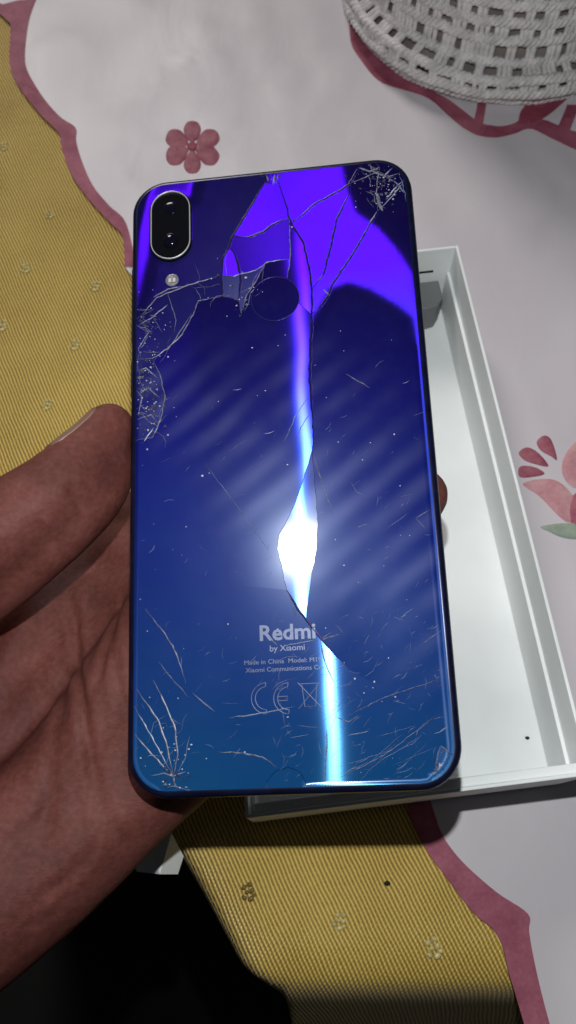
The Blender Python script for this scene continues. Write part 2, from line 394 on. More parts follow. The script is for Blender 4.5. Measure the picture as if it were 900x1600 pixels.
def cdt_fill(outline, step, extra=()):
    xs_ = [p[0] for p in outline]; ys_ = [p[1] for p in outline]
    pts = [Vector((p[0], p[1])) for p in outline]; n0 = len(pts)
    edges = [(i, (i + 1) % n0) for i in range(n0)]
    x = min(xs_)
    while x < max(xs_):
        y = min(ys_)
        while y < max(ys_):
            q = (x + random.uniform(-.2, .2) * step, y + random.uniform(-.2, .2) * step)
            if inside(q, outline) and seg_d(q, outline) > step * .4: pts.append(Vector(q))
            y += step
        x += step
    vs, es, fs, *_ = delaunay_2d_cdt(pts, edges, [], 0, 1e-5)
    fs = [f for f in fs if inside(sum((vs[i] for i in f), Vector((0, 0))) / 3, outline)]
    return [(v.x, v.y) for v in vs], [tuple(f) for f in fs]
cloth_outline = list(outer) + [np.array((80., -80.)), left_top[3], left_top[2], left_top[1], left_top[0]]
vs, fs = cdt_fill(cloth_outline, 6)
def front_dip(x, y):                                         # the hem bends down where it leaves the table by the gold
    return 0.0
white = link('white_cloth', mesh('white_cloth', [(x, y, wz(x, y)) for x, y in vs], fs), M_WHITE, None, True)
tag(white, 'white overlay cloth with pink scalloped border and embroidered flowers', 'cloth')
def ribbon(name, L, R, mat, parent, lift=.3, k=5, z=wz):
    L = catmull(L, k); R = catmull(R, k); V = []; Fc = []; n = len(L); m = 4
    for a, c in zip(L, R):
        for j in range(m + 1):
            p = a + (c - a) * j / m; V.append((p[0], p[1], z(p[0], p[1]) + lift))
        for p in (a, c): V.append((p[0], p[1], z(p[0], p[1]) - .4))
    w = m + 3
    for i in range(n - 1):
        for j in range(m): Fc.append((i * w + j, (i + 1) * w + j, (i + 1) * w + j + 1, i * w + j + 1))
        Fc.append((i * w + m + 1, (i + 1) * w + m + 1, (i + 1) * w, i * w))
        Fc.append((i * w + m, (i + 1) * w + m, (i + 1) * w + m + 2, i * w + m + 2))
    me = mesh(name, V, Fc); o = link(name, me, mat, parent); return o
ribbon('border', A_out, A_in, M_PINK, white)
ribbon('border', B_out, B_in, M_PINK, white)
P2 = lambda L: [at(*p)[:2] for p in L]
# lattice strut at the upper left corner
ribbon('border_strut', P2([(-6, 5), (8, 12), (24, 22)]), P2([(-6, 20), (4, 28), (18, 42)]), M_PINK, white, .26)
# scalloped pink band round the crocheted pot
ribbon('border', P2([(545, 30), (550, 75), (575, 112), (598, 132), (640, 145), (672, 158), (705, 190), (738, 212), (768, 221), (800, 215), (825, 208), (860, 222), (910, 244)]),
       P2([(560, 25), (566, 60), (590, 92), (625, 120), (655, 134), (685, 150), (720, 175), (748, 196), (772, 204), (798, 200), (822, 190), (862, 200), (910, 216)]), M_PINK, white)
ribbon('border_strut', P2([(735, 208), (742, 182), (746, 160)]), P2([(752, 208), (756, 184), (760, 160)]), M_PINK, white, .27)
ribbon('border_strut', P2([(864, 216), (876, 190), (884, 170)]), P2([(884, 220), (894, 195), (902, 172)]), M_PINK, white, .27)
ribbon('border_strut', P2([(808, 200), (812, 180), (830, 160)]), P2([(830, 200), (850, 190), (885, 160)]), M_DPINK, white, .34)  # pot's shadow on the pink band, painted as a darker patch
def petal(name, pts, mat, parent, lift=.25, dome=.15):
    o_ = [at(*p)[:2] for p in pts]; o_ = catmull(o_, 4, True); c = sum(o_) / len(o_)
    V = [(c[0], c[1], wz(c[0], c[1]) + lift + dome)]; n = len(o_)
    for s_ in (.55, .9, 1.0):
        for p in o_:
            q = c + (p - c) * s_; V.append((q[0], q[1], wz(q[0], q[1]) + (lift + dome * (1 - s_ * s_) if s_ < 1 else 0)))
    Fc = [(0, 1 + i, 1 + (i + 1) % n) for i in range(n)]
    for k in range(2):
        Fc += [(1 + k * n + i, 1 + (k + 1) * n + i, 1 + (k + 1) * n + (i + 1) % n, 1 + k * n + (i + 1) % n) for i in range(n)]
    return link(name, mesh(name, V, Fc), mat, parent, True)
# six petalled flower above the phone
fc = np.array((301, 233.))
for k in range(6):
    a = math.radians(90 + 60 * k); d = np.array((math.cos(a), -math.sin(a) * .88)); e = np.array((-d[1], d[0]))
    pts = [fc + d * 6 - e * 2, fc + d * 18 - e * 11.5, fc + d * 32 - e * 15.5, fc + d * 45 - e * 8, fc + d * 45 + e * 8, fc + d * 32 + e * 15.5, fc + d * 18 + e * 11.5, fc + d * 6 + e * 2]
    petal('petal', pts, M_PETAL, white)
petal('flower_centre', [fc + 8 * np.array((math.cos(a), math.sin(a))) for a in np.linspace(0, 2 * math.pi, 7)[:-1]], M_DPINK, white, .5)
# large flower at the right edge
petal('petal', [(836, 695), (846, 686), (856, 690), (864, 708), (867, 724), (858, 718), (842, 708)], M_PETAL, white)
petal('petal', [(809, 710), (820, 702), (834, 708), (848, 722), (854, 733), (838, 730), (818, 722)], M_PETAL, white)
petal('petal', [(809, 734), (818, 730), (836, 734), (849, 744), (832, 748), (811, 748)], M_PETAL, white)
petal('petal', [(815, 758), (846, 751), (872, 758), (892, 780), (905, 800), (898, 815), (884, 820), (868, 808), (852, 790), (838, 776)], M_PALEP, white)
petal('petal', [(905, 690), (890, 700), (877, 722), (875, 742), (884, 760), (900, 768), (930, 760), (940, 720), (925, 690)], M_PALEP, white, .55)
petal('petal', [(885, 800), (896, 775), (925, 775), (950, 800), (930, 830), (895, 828)], M_PETAL, white, .5)
petal('leaf', [(842, 826), (862, 822), (890, 821), (930, 822), (930, 845), (895, 846), (872, 842), (856, 834)], M_LEAF, white, .4)

# ------------------------------------------------------------------ open white phone box
TR, BR, BL = at(716, 383, 33.4), at(926, 1211, 33.4), at(385, 1290, 33.4)
ey = (TR - BR); ey[2] = 0; BLn = np.linalg.norm(ey); ey /= BLn
ex = np.array([ey[1], -ey[0], 0]); BWd = abs((BL - BR) @ ex)
bo = BR - ex * BWd; bo[2] = 0
box = empty('phone_box', (bo[0], bo[1], 1.7)); box.rotation_euler.z = math.atan2(ex[1], ex[0])
tag(box, 'open white cardboard phone box tray lying behind the phone', 'box')
H = 31.7; th = 1.0; W_, L_ = BWd, BLn
def bpart(name, lo, hi, mat=M_CARD, bw=.25):
    q = MB(); q.box(lo, hi); return bevel(q.build(name, mat, box), bw)
bpart('base', (0.3, 0.3, 0), (W_ - .3, L_ - .3, 1.2))
bpart('side_wall', (0, 0, 0), (th, L_, H)); bpart('side_wall', (W_ - th, 0, 0), (W_, L_, H))
bpart('end_wall', (th, 0, 0), (W_ - th, th, H)); bpart('end_wall', (th, L_ - th, 0), (W_ - th, L_, H))
bpart('liner', (W_ - th - 1.3, th + .1, 1.2), (W_ - th - .05, L_ - th - .1, H - 12.5), bw=.35)
bpart('liner', (th + .05, th + .1, 1.2), (th + 1.3, L_ - th - .1, H - 12.5), bw=.35)
bpart('liner', (th + 1.3, th + .05, 1.2), (W_ - th - 1.3, th + 2.6, H - 1.6), bw=.35)
ins = MB()
prof = [(W_ - 4.6, L_ - th - .2), (W_ - 4.6, L_ - 9), (W_ - 7, L_ - 12.2), (W_ - 11, L_ - 13.2), (25, L_ - 13.2), (18, L_ - 9), (18, L_ - th - .2)]
nP = len(prof); ins.add([(x, y, z) for z in (1.4, 15) for x, y in prof], [tuple(range(nP - 1, -1, -1)), tuple(range(nP, 2 * nP))] + [(i, (i + 1) % nP, nP + (i + 1) % nP, nP + i) for i in range(nP)])
bevel(ins.build('end_insert', M_CARD2, box), .5)
q = MB(); q.box((W_ - 13.5, L_ - th - .25, 20), (W_ - 7.5, L_ - th - .05, 20.9)); q.build('slot', M_BLACK, box)
# crumbs
def crumb(name, px, py, z, r, label):
    p = at(px, py, z); q = MB(); q.ell((0, 0, 0), (r, r * .7, r * .6), 8, 6)
    q.V = [tuple(np.array(v) * (1 + .3 * noise.noise((v[0] * 2 + px, v[1] * 2, v[2] * 2)))) for v in q.V]
    o = q.build(name, M_CRUMB); o.location = Vector(p) * MM; return tag(o, label, 'crumb')
crumb('crumb', 605, 1380, .6, 1.0, 'tiny dark crumb lying on the gold cloth below the phone')
crumb('crumb', 824, 1153, 3.3, .75, 'tiny dark speck on the floor of the white box')
# folded slip of white card that peeps out under the heel of the hand
q = MB()
s0, s1, s2, s3, s4 = at(214, 1362, 1), at(268, 1302, 9), at(250, 1366, 8), at(287, 1338, 1), at(278, 1366, 1)
t0, t1 = at(196, 1330, 1), at(225, 1290, 9)
q.add([s0, s1, s2, s3, s4, t0, t1, s0 + [0, 0, -1], s2 * [1, 1, 0], t0 * [1, 1, 0]], [(0, 2, 1, 6, 5), (1, 2, 4, 3), (0, 7, 8, 2), (2, 8, 4)])
slip = q.build('folded_card', M_CARD); tag(slip, 'small folded white card corner peeping out under the heel of the hand', 'card')

# ------------------------------------------------------------------ crocheted pot cover
pc = np.array((95., 374., 0)); pot = empty('crochet_pot', (pc[0], pc[1], 1.5))
tag(pot, 'pot in a white openwork crochet cover at the top right corner', 'pot')
q = MB(); prof = [(0, .5), (66, .5), (66.5, 6), (63, 20), (61.5, 60), (61, 110), (57, 112), (0, 112)]; n = 64
Vp = [(r * math.cos(2 * math.pi * k / n), r * math.sin(2 * math.pi * k / n), z) for r, z in prof for k in range(n)]
q.add(Vp, [(i * n + k, i * n + (k + 1) % n, (i + 1) * n + (k + 1) % n, (i + 1) * n + k) for i in range(len(prof) - 1) for k in range(n)])
q.build('pot_body', M_POT, pot, True)
rows = [(71.0, 2.0), (74.6, 7.6), (74.0, 13.6), (66.8, 16.6), (65.8, 25.8), (65.2, 33), (64.8, 40.2), (64.5, 47.4), (64.2, 54.6), (64.0, 61.8), (63.8, 69), (63.7, 76.2), (63.7, 83.4)]
rnd = random.Random(3)
for i, (r, z) in enumerate(rows):
    q = MB(); n = 560
    def yr(a): return noise.noise((math.cos(a) * 8, math.sin(a) * 8, z * .7)) * 2.3
    for hlx in (0, 1, 2):                                   # a braided chain of three strands
        P = []; rr = []
        for k in range(n + 1):
            a = 2 * math.pi * k / n; wv = yr(a); ph_ = a * 62 + hlx * 2.094
            rad = r + wv * .6 + 1.15 * math.cos(ph_)
            P.append((rad * math.cos(a), rad * math.sin(a), z + wv + 1.25 * math.sin(ph_)))
            rr.append(1.2 * (1 + .3 * noise.noise((k * .31, i, hlx))))
        q.tube(P, rr, 5, False)
    if i + 1 < len(rows):
        r2, z2 = rows[i + 1]; m = 46; off = rnd.uniform(0, 1)
        for k in range(m):
            base = 2 * math.pi * (k + off + rnd.uniform(-.14, .14)) / m
            for t_ in range(rnd.choice((2, 2, 3, 3, 4))):   # trebles worked side by side, a hole left between clusters
                a = base + (t_ - 1) * 2.05 / r; w = rnd.uniform(1.1, 1.45); c_ = rnd.uniform(-.006, .006)
                P = [(r * math.cos(a), r * math.sin(a), z + yr(a)), ((r + r2) / 2 * math.cos(a + c_) * 1.006, (r + r2) / 2 * math.sin(a + c_) * 1.006, (z + z2) / 2), (r2 * math.cos(a), r2 * math.sin(a), z2)]
                q.tube(catmull(P, 3), [w * 1.25, w * .9, w * 1.1, w, w * 1.1, w * .9, w * 1.25][:7], 5, False)
    q.build('crochet_row', M_YARN, pot, True)

# ------------------------------------------------------------------ the phone
phone = empty('smartphone')
Mp = Matrix.Identity(4)
for i in range(3):
    for j in range(3): Mp[i][j] = PHL[i][j]
    Mp[i][3] = PHC[i] * MM
phone.matrix_world = Mp
tag(phone, 'blue glossy smartphone held back side up, its rear glass badly cracked', 'smartphone')
PW_, PL_, PR_ = 75.2, 159.2, 9.6
def rrect(inset, n=10, extra=0):
    w, h, r = PW_ / 2 - inset, PL_ / 2 - inset, max(1, PR_ - inset); P = []
    for cx_, cy_, a0 in ((w - r, h - r, 0), (-w + r, h - r, 90), (-w + r, -h + r, 180), (w - r, -h + r, 270)):
        for k in range(n + 1):
            a = math.radians(a0 + 90 * k / n); P.append((cx_ + r * math.cos(a), cy_ + r * math.sin(a)))
    return P
q = MB(); lev = [(2.6, -.95), (1.8, -.72), (1.05, -.78), (.4, -1.3), (.05, -2.6), (0, -4), (.05, -5.4), (.4, -6.8), (1.2, -7.6), (2.2, -8.1)]
Vf = []; nR = len(rrect(0))
for ins_, z in lev: Vf += [(x, y, z) for x, y in rrect(ins_)]
Fc = [(i * nR + k, (i + 1) * nR + k, (i + 1) * nR + (k + 1) % nR, i * nR + (k + 1) % nR) for i in range(len(lev) - 1) for k in range(nR)]
Fc += [tuple(range(nR)), tuple((len(lev) - 1) * nR + k for k in range(nR - 1, -1, -1))]
q.add(Vf, Fc); frame = q.build('frame', M_FRAME, phone, True)
for y0, y1 in ((33, 55), (18, 28)):
    q = MB(); q.box((-38.0, y0, -5), (-37.2, y1, -3)); bevel(q.build('side_button', M_FRAME, phone), .3)

# cracks, in photograph points on the phone's back
C1 = [(419, 250), (424, 270), (437, 291), (446, 318), (452, 341), (456, 350), (474, 380), (483, 419), (487, 452), (487, 491), (485, 540), (484, 586), (487, 641), (489, 672), (488, 703)]
CUTS = [
    C1,
    [(488, 703), (472, 755), (462, 785), (449, 812), (436, 835), (433, 858), (441, 890), (448, 922)],
    [(488, 703), (492, 760), (497, 820), (494, 862), (486, 905), (481, 940), (478, 968)],
    [(448, 922), (462, 946), (478, 968), (500, 996), (523, 1024)],
    [(523, 1024), (545, 1046), (580, 1066), (745, 1090)], [(448, 922), (380, 915), (290, 925), (182, 930)],
    [(419, 250), (414, 285), (390, 325), (364, 368), (357, 386), (348, 405), (346, 430), (347, 463), (362, 466), (372, 470), (377, 492)],
    [(437, 291), (414, 285)],
    [(364, 368), (386, 371), (410, 363), (425, 351), (452, 341)],
    [(357, 386), (366, 397), (372, 413), (376, 440), (372, 470)],
    [(346, 430), (365, 432), (400, 422), (415, 411), (432, 407), (453, 404)],
    [(452, 341), (453, 370), (453, 404), (449, 435), (452, 462), (487, 491)],
    [(415, 411), (402, 436), (385, 462), (377, 492)],
    [(456, 350), (492, 318), (530, 298), (545, 288), (560, 262), (574, 234)],
    [(545, 288), (546, 302), (525, 345), (518, 380), (505, 430), (487, 452)],
    [(545, 288), (575, 275), (592, 268), (588, 300), (590, 330), (555, 390), (522, 440), (512, 462), (498, 482), (487, 491)],
    [(592, 268), (605, 278), (640, 262), (658, 254)], [(590, 330), (612, 308), (628, 288), (640, 262)],
    [(347, 463), (310, 470), (302, 492), (285, 522), (262, 545), (238, 560), (186, 562)],
    [(346, 430), (290, 447), (245, 465), (222, 492), (186, 512)],
    [(238, 560), (252, 592), (258, 620), (251, 655), (238, 684), (184, 690)],
    [(688, 1165), (681, 1195), (684, 1220), (690, 1258)], [(688, 1165), (705, 1178), (722, 1185), (742, 1190)],
    [(415, 1262), (417, 1222), (432, 1204), (450, 1199), (468, 1206), (478, 1225), (480, 1262)],
]
def toph(P): return [np.array(ph(*p)) for p in P]
def jitter(P, amp, step=1.3):
    R = resample(P, step); out = [R[0]]; orig = {tuple(np.round(p, 6)) for p in P}
    for i in range(1, len(R) - 1):
        if tuple(np.round(R[i], 6)) in orig: out.append(R[i]); continue
        t = R[i + 1] - R[i - 1]; t = t / (np.linalg.norm(t) + 1e-9); o_ = np.array((-t[1], t[0]))
        out.append(R[i] + o_ * amp * noise.noise((R[i][0] * .55, R[i][1] * .55, 2)))
    return out + [R[-1]]
outline = rrect(1.75, 10); outl = resample(outline, 1.3, True)
def clamp_in(p):                                   # keep crack ends just past the outline
    return p
pts = [Vector(p) for p in outl]; n0 = len(pts); edges = [(i, (i + 1) % n0) for i in range(n0)]
soft_ids = set()
for c in CUTS:
    if c[-1] in ((745, 1090), (182, 930)): soft_ids |= set(range(len(edges), len(edges) + 4000))
    elif soft_ids: soft_ids -= set(range(len(edges), len(edges) + 9000))
    J = jitter(toph(c), .28); k0 = len(pts); pts += [Vector(p) for p in J]; edges += [(k0 + i, k0 + i + 1) for i in range(len(J) - 1)]
cons = [np.array(p) for p in pts]
consA = np.array([tuple(p) for p in pts])
g = 1.15
for dd in (.55, 1.2, 2.0):
    for p in resample(rrect(1.75 + dd, 8), 1.2, True):
        if np.abs(consA[n0:] - p).sum(1).min() > .5: pts.append(Vector(p))
for x in np.arange(-36, 36.1, g):
    for y in np.arange(-78, 78.1, g):
        p = (x + random.uniform(-.15, .15), y + random.uniform(-.15, .15))
        if inside(p, outline) and np.abs(consA - p).sum(1).min() > .8 and seg_d(p, outline) > 2.7: pts.append(Vector(p))
vs, es, fs, ov, oe, of = delaunay_2d_cdt(pts, edges, [], 0, 1e-4)
vs = [np.array(v) for v in vs]
keep = [f for f in fs if inside((vs[f[0]] + vs[f[1]] + vs[f[2]]) / 3, outline)]
consE = {tuple(sorted(e)) for e, o_ in zip(es, oe) if len(o_)}
softE = {tuple(sorted(e)) for e, o_ in zip(es, oe) if any(k in soft_ids for k in o_) and not 1 < ((vs[e[0]] + vs[e[1]]) / 2)[0] < 10}
e2f = {}
for fi, f in enumerate(keep):
    for i in range(len(f)):
        e2f.setdefault(tuple(sorted((f[i], f[(i + 1) % len(f)]))), []).append(fi)
comp = [-1] * len(keep); comps = []
for s_ in range(len(keep)):
    if comp[s_] >= 0: continue
    st = [s_]; comp[s_] = len(comps); cur = []
    while st:
        fi = st.pop(); cur.append(fi); f = keep[fi]
        for i in range(len(f)):
            e = tuple(sorted((f[i], f[(i + 1) % len(f)])))
            if e in consE: continue
            for fj in e2f[e]:
                if comp[fj] < 0: comp[fj] = comp[s_]; st.append(fj)
    comps.append(cur)
# facing of each splinter: FLAT splinters lean a little, warped patches are dished towards the lens side
CL = PHL.T @ (CAM - PHC); FLL = PHL.T @ (FLASH - PHC)
def half(u, v):
    p = np.array((u, v, 0.)); a = CL - p; b_ = FLL - p
    h = a / np.linalg.norm(a) + b_ / np.linalg.norm(b_); return h / np.linalg.norm(h)
def lean(px, py):
    return half(*ph(px, py))
LEAN = {  # seed point in the photograph -> streak line position (x at a row), row
    'left': ((320, 800), (487, 858)), 'lower': ((350, 1130), (505, 858)), 'right': ((600, 750), (420, 850)),
    'lens': ((465, 850), (468, 858)),
}
comp_of = {}
def find_comp(px, py):
    p = np.array(ph(px, py)); best = min(range(len(keep)), key=lambda i: ((vs[keep[i][0]] + vs[keep[i][1]] + vs[keep[i][2]]) / 3 - p) @ ((vs[keep[i][0]] + vs[keep[i][1]] + vs[keep[i][2]]) / 3 - p))
    return comp[best]
for k, (s_, tgt) in LEAN.items(): comp_of[find_comp(*s_)] = tgt
for s_, tgt in {(405, 325): 'B', (362, 412): 'B', (420, 385): 'M', (415, 445): (500, 858), (470, 430): (500, 858), (500, 360): 'RB', (540, 370): 'RB', (560, 300): 'RB', (590, 400): 'RB', (480, 262): 'RB', (620, 260): (430, 850), (600, 300): (425, 850), (230, 530): (420, 700), (225, 620): (400, 760), (270, 480): (300, 800),
                (700, 1215): (560, 1000), (447, 1225): (300, 900), (372, 450): (452, 560), (395, 435): (440, 600), (355, 440): 'B'}.items():
    comp_of.setdefault(find_comp(*s_), tgt)
BAND = [toph(P) for P in (
    [(440, 240), (530, 240), (540, 290), (556, 332), (592, 356), (622, 389), (646, 425), (660, 500), (650, 530), (642, 497), (618, 477), (578, 452), (545, 440), (512, 450), (480, 500), (440, 400), (430, 300)],
    [(246, 280), (299, 278), (295, 306), (272, 301), (246, 312), (236, 345), (233, 400), (222, 455), (213, 482), (209, 440), (219, 360), (232, 310)],
)]
VOFF = .455
def normal_at(u, v, ci):
    tgt = comp_of.get(ci, None); H_ = half(u, v)
    H_ = H_ + np.array((0, VOFF, 0)); H_ /= np.linalg.norm(H_)       # dished across the phone, tipped along it
    default = lean(430, 850)
    if tgt is None: tgt = (random.Random(ci).uniform(380, 560), random.Random(ci + 9).uniform(250, 900))
    if tgt == 'B': N = H_
    elif tgt == 'M': N = half(u, v) + np.array((0.012, .62, 0)); N /= np.linalg.norm(N)
    elif tgt == 'RB': N = default
    else: N = lean(*tgt)
    if ci == comp_of_right: k_ = sstep(-10, -48, v) * sstep(14, 26, u); N = lean(420, 850) * (1 - k_) + lean(505, 858) * k_
    if ci == comp_of_left: k_ = sstep(-5, -32, v) * sstep(-2, -14, u); N = lean(487, 858) * (1 - k_) + lean(505, 858) * k_
    w = 0
    for k, pl in enumerate(BAND):
        if k == 0 and tgt not in ('RB',) and ci != comp_of_right: continue
        d = seg_d((u, v), pl); sd = d if inside((u, v), pl) else -d
        w = max(w, 1 - (1 - sstep(-5.5, 3.2, sd)) ** 2.4)
    de = seg_d((u, v), outline)
    if u > 30 and v < 34: w = max(w, .995 * sstep(1.9, .5, de))
    elif u < -30 and v < 20: w = max(w, .99 * sstep(1.0, .2, de))
    elif v < -70 and u > 2: w = max(w, .94 * sstep(1.0, .2, de))
    N = N * (1 - w) + H_ * w
    # faint warp of the glued film
    N = N + np.array((noise.noise((u * .07, v * .07, 4)), noise.noise((u * .07, v * .07, 9)), 0)) * .0045 * (1 - w)
    return N / np.linalg.norm(N)
comp_of_right = find_comp(600, 750); comp_of_left = find_comp(320, 800)
def droop(u, v):
    d = seg_d((u, v), outline); return -.62 * max(0, 1 - d / 2.2) ** 2
back = []
for ci, cur in enumerate(comps):
    idx = {}; V = []; Fc = []; Fn = []
    area = 0
    bedge = {}
    for fi in cur:
        f = keep[fi]
        for i in range(len(f)):
            e = (f[i], f[(i + 1) % len(f)])
            if tuple(sorted(e)) in consE or len(e2f[tuple(sorted(e))]) < 2: bedge[e] = 1
    inw = {}
    for a, c in bedge:
        if tuple(sorted((a, c))) in softE: continue
        d = vs[c] - vs[a]; nrm = np.array((-d[1], d[0])) / (np.linalg.norm(d) + 1e-9)
        for k in (a, c): inw.setdefault(k, []).append(nrm)
    lift = random.Random(ci * 3).uniform(-.04, .04) if len(cur) < 1500 else 0
    def vid(k):
        if k not in idx:
            p = vs[k].copy()
            if k in inw:
                m_ = sum(inw[k]); L = np.linalg.norm(m_)
                if L > .2: p = p + m_ / L * .05
            idx[k] = len(V); V.append((p[0], p[1], droop(*p) + lift))
        return idx[k]
    for fi in cur: Fc.append(tuple(vid(k) for k in keep[fi]))
    ntop = len(V); nt = len(Fc)
    nrmls = [normal_at(v[0], v[1], ci) for v in V]
    low = {}
    for a, c in bedge:
        for k in (a, c):
            if k not in low:
                p = V[idx[k]]; low[k] = len(V); V.append((p[0], p[1], p[2] - .30))
        Fc.append((idx[c], idx[a], low[a], low[c]))
    me = mesh('glass_shard', V, Fc)
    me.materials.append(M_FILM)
    me.polygons.foreach_set('use_smooth', [i < nt for i in range(len(me.polygons))])
    ln = []
    for pi, p in enumerate(me.polygons):
        for li in p.loop_indices:
            if pi < nt: ln.append(tuple(float(c) for c in nrmls[me.loops[li].vertex_index]))
            else: ln.append(tuple(p.normal))
    me.normals_split_custom_set(ln)
    link('glass_shard', me, None, phone)

def strip(q, P, w, z0=.05, ridge=.05, taper=True):
    P = [np.array(p, float) for p in P]; n = len(P)
    V = []
    for i, p in enumerate(P):
        t = P[min(i + 1, n - 1)] - P[max(i - 1, 0)]; t = t / (np.linalg.norm(t) + 1e-9); o_ = np.array((-t[1], t[0]))
        ww = w * (1 + .45 * noise.noise((p[0] * 1.3, p[1] * 1.3, 5)))
        if taper: ww *= min(1, .25 + 3 * min(i, n - 1 - i) / max(1, n - 1))
        z = droop(*p) + z0
        V += [tuple(p - o_ * ww / 2) + (z,), tuple(p) + (z + ridge,), tuple(p + o_ * ww / 2) + (z,)]
    Fc = []
    for i in range(n - 1):
        a = i * 3; Fc += [(a, a + 3, a + 4, a + 1), (a + 1, a + 4, a + 5, a + 2)]
    q.add([(x, y, z) for x, y, z in V], [tuple(reversed(f)) for f in Fc])
def crack(P, w, mat, amp=.28, rep=1):
    q = MB(); J = jitter(toph(P), amp, .9)
    J = [p for p in J if inside(p, outline)]
    if len(J) < 2: return
    strip(q, J, w)
    q.build('crack', mat, phone)
for P in (C1, CUTS[3], CUTS[13], CUTS[14], CUTS[15][4:], CUTS[6], CUTS[8], CUTS[9]):
    crack(P, .5, M_CRKD)
    sh = [(p[0] + 2.6, p[1] + 1.2) for p in P]
    crack(sh, .12, M_EDGE, .32)
for P in (CUTS[10], CUTS[11][:4], CUTS[12], CUTS[16], CUTS[17], CUTS[18], CUTS[19], CUTS[20], CUTS[15][:5], CUTS[21], CUTS[22]): crack(P, .26, M_CRK)
PALE = [
    ([(483, 619), (463, 647), (444, 691)], .22), ([(487, 641), (470, 668), (462, 690)], .2), ([(488, 705), (505, 760), (521, 805)], .2),
    ([(318, 722), (370, 790), (420, 860)], .14), ([(227, 951), (250, 980), (270, 1009), (282, 1040), (290, 1068)], .26),
    ([(206, 1143), (230, 1170), (250, 1192), (270, 1211)], .3), ([(203, 1093), (227, 1133), (250, 1175), (270, 1211)], .26), ([(213, 1077), (230, 1100), (248, 1127), (262, 1170), (270, 1211)], .32),
    ([(239, 1062), (258, 1100), (273, 1136), (278, 1180), (271, 1211)], .32), ([(297, 1149), (289, 1186), (276, 1211)], .2), ([(270, 1211), (277, 1240), (282, 1248)], .35), ([(236, 1212), (256, 1208), (270, 1213), (290, 1206)], .3),
    ([(248, 1034), (270, 1062), (295, 1090)], .18), ([(301, 1083), (318, 1098), (336, 1112)], .24), ([(357, 1122), (400, 1116), (460, 1104)], .24), ([(342, 1175), (382, 1177), (410, 1183), (432, 1199)], .26),
    ([(436, 1088), (446, 1136)], .12), ([(450, 925), (462, 960), (454, 972)], .2), ([(497, 1000), (470, 1004), (442, 1010)], .2), ([(520, 985), (500, 1000), (535, 990)], .18), ([(420, 996), (436, 1010)], .22), ([(445, 983), (490, 1000)], .16),
    ([(500, 1000), (506, 1028), (513, 1048), (522, 1066)], .3), ([(511, 1140), (509, 1190), (508, 1228)], .3),
    ([(240, 465), (262, 452), (290, 447)], .3), ([(212, 510), (235, 498), (262, 476)], .3), ([(262, 458), (275, 500), (272, 520)], .2), ([(215, 545), (232, 520), (222, 500)], .25), ([(205, 580), (228, 575), (245, 590)], .35),
    ([(210, 620), (232, 606), (250, 622)], .3), ([(214, 655), (236, 648), (248, 662)], .3), ([(206, 600), (222, 620), (215, 650)], .25), ([(225, 690), (240, 668)], .3), ([(300, 490), (290, 505), (262, 548)], .22),
    ([(575, 252), (583, 268), (600, 276), (625, 250)], .4), ([(588, 300), (592, 318), (598, 330)], .9), ([(603, 312), (616, 296), (640, 272)], .4), ([(560, 262), (578, 268), (592, 262)], .5), ([(605, 278), (618, 285), (632, 300)], .35),
    ([(540, 584), (560, 596), (578, 606)], .22), ([(655, 1010), (690, 985)], .14), ([(600, 830), (640, 800)], .12), ([(540, 1120), (600, 1090), (690, 1060)], .12), ([(530, 1215), (600, 1180), (680, 1120)], .14), ([(680, 790), (650, 810), (668, 830)], .16),
    ([(590, 330), (575, 352)], .3), ([(505, 452), (515, 462)], .4), ([(525, 1120), (545, 1128), (560, 1118)], .2), ([(543, 1150), (576, 1142)], .16), ([(418, 258), (430, 268), (427, 290)], .5), ([(414, 264), (419, 284)], .4), ([(436, 262), (432, 286)], .35),
]
for P, w in PALE: crack(P, w, M_CRK if random.random() < .75 else M_SCR, .22)
Rc = random.Random(5)                                # fine webs that branch off the big breaks
for cx_, cy_, sx_, sy_, n_ in ((225, 500, 14, 16, 9), (224, 575, 12, 20, 10), (232, 640, 14, 22, 10), (600, 285, 24, 20, 10), (255, 1170, 22, 32, 9), (700, 1195, 10, 22, 5), (385, 450, 20, 16, 5), (330, 455, 20, 12, 4)):
    for i in range(n_):
        p = np.array((Rc.gauss(cx_, sx_), Rc.gauss(cy_, sy_))); a = Rc.uniform(0, 6.28); P = [p]
        for k in range(Rc.randint(2, 5)):
            a += Rc.gauss(0, .5); p = p + Rc.uniform(6, 16) * np.array((math.cos(a), math.sin(a))); P.append(p)
        crack([tuple(p) for p in P], Rc.uniform(.08, .2), M_CRK if Rc.random() < .5 else M_SCR, .3)
# short scratches, denser towards the lower right, and glints of crushed glass
q = MB(); R = random.Random(21)
for i in range(330):
    px = 210 + 500 * R.random() ** .8; py = 520 + 710 * R.random() ** .75
    if R.random() < .45: px = R.uniform(430, 700); py = R.uniform(950, 1225)
    c = np.array(ph(px, py)); a = R.choice((R.gauss(.6, .35), R.gauss(.6, .3), R.uniform(0, 3.14)))
    L = R.uniform(.5, 3.2) * (1.8 if R.random() < .1 else 1); d = np.array((math.cos(a), math.sin(a))); cv = R.uniform(-.15, .15) * L
    P = [c - d * L / 2, c + np.array((-d[1], d[0])) * cv, c + d * L / 2]
    if all(inside(p, outline) for p in P): strip(q, resample(P, .8), R.uniform(.035, .10), .03, .02)
for i in range(16):
    c = np.array(ph(R.uniform(520, 700), R.uniform(1100, 1235))); a = R.gauss(.55, .2); L = R.uniform(6, 16); d = np.array((math.cos(a), math.sin(a)))
    P = [c - d * L / 2, c + d * L / 2]
    if all(inside(p, outline) for p in P): strip(q, jitter(P, .3), R.uniform(.04, .08), .03, .02)
tag(q.build('scratches', M_SCR, phone), kind='stuff')
q = MB()
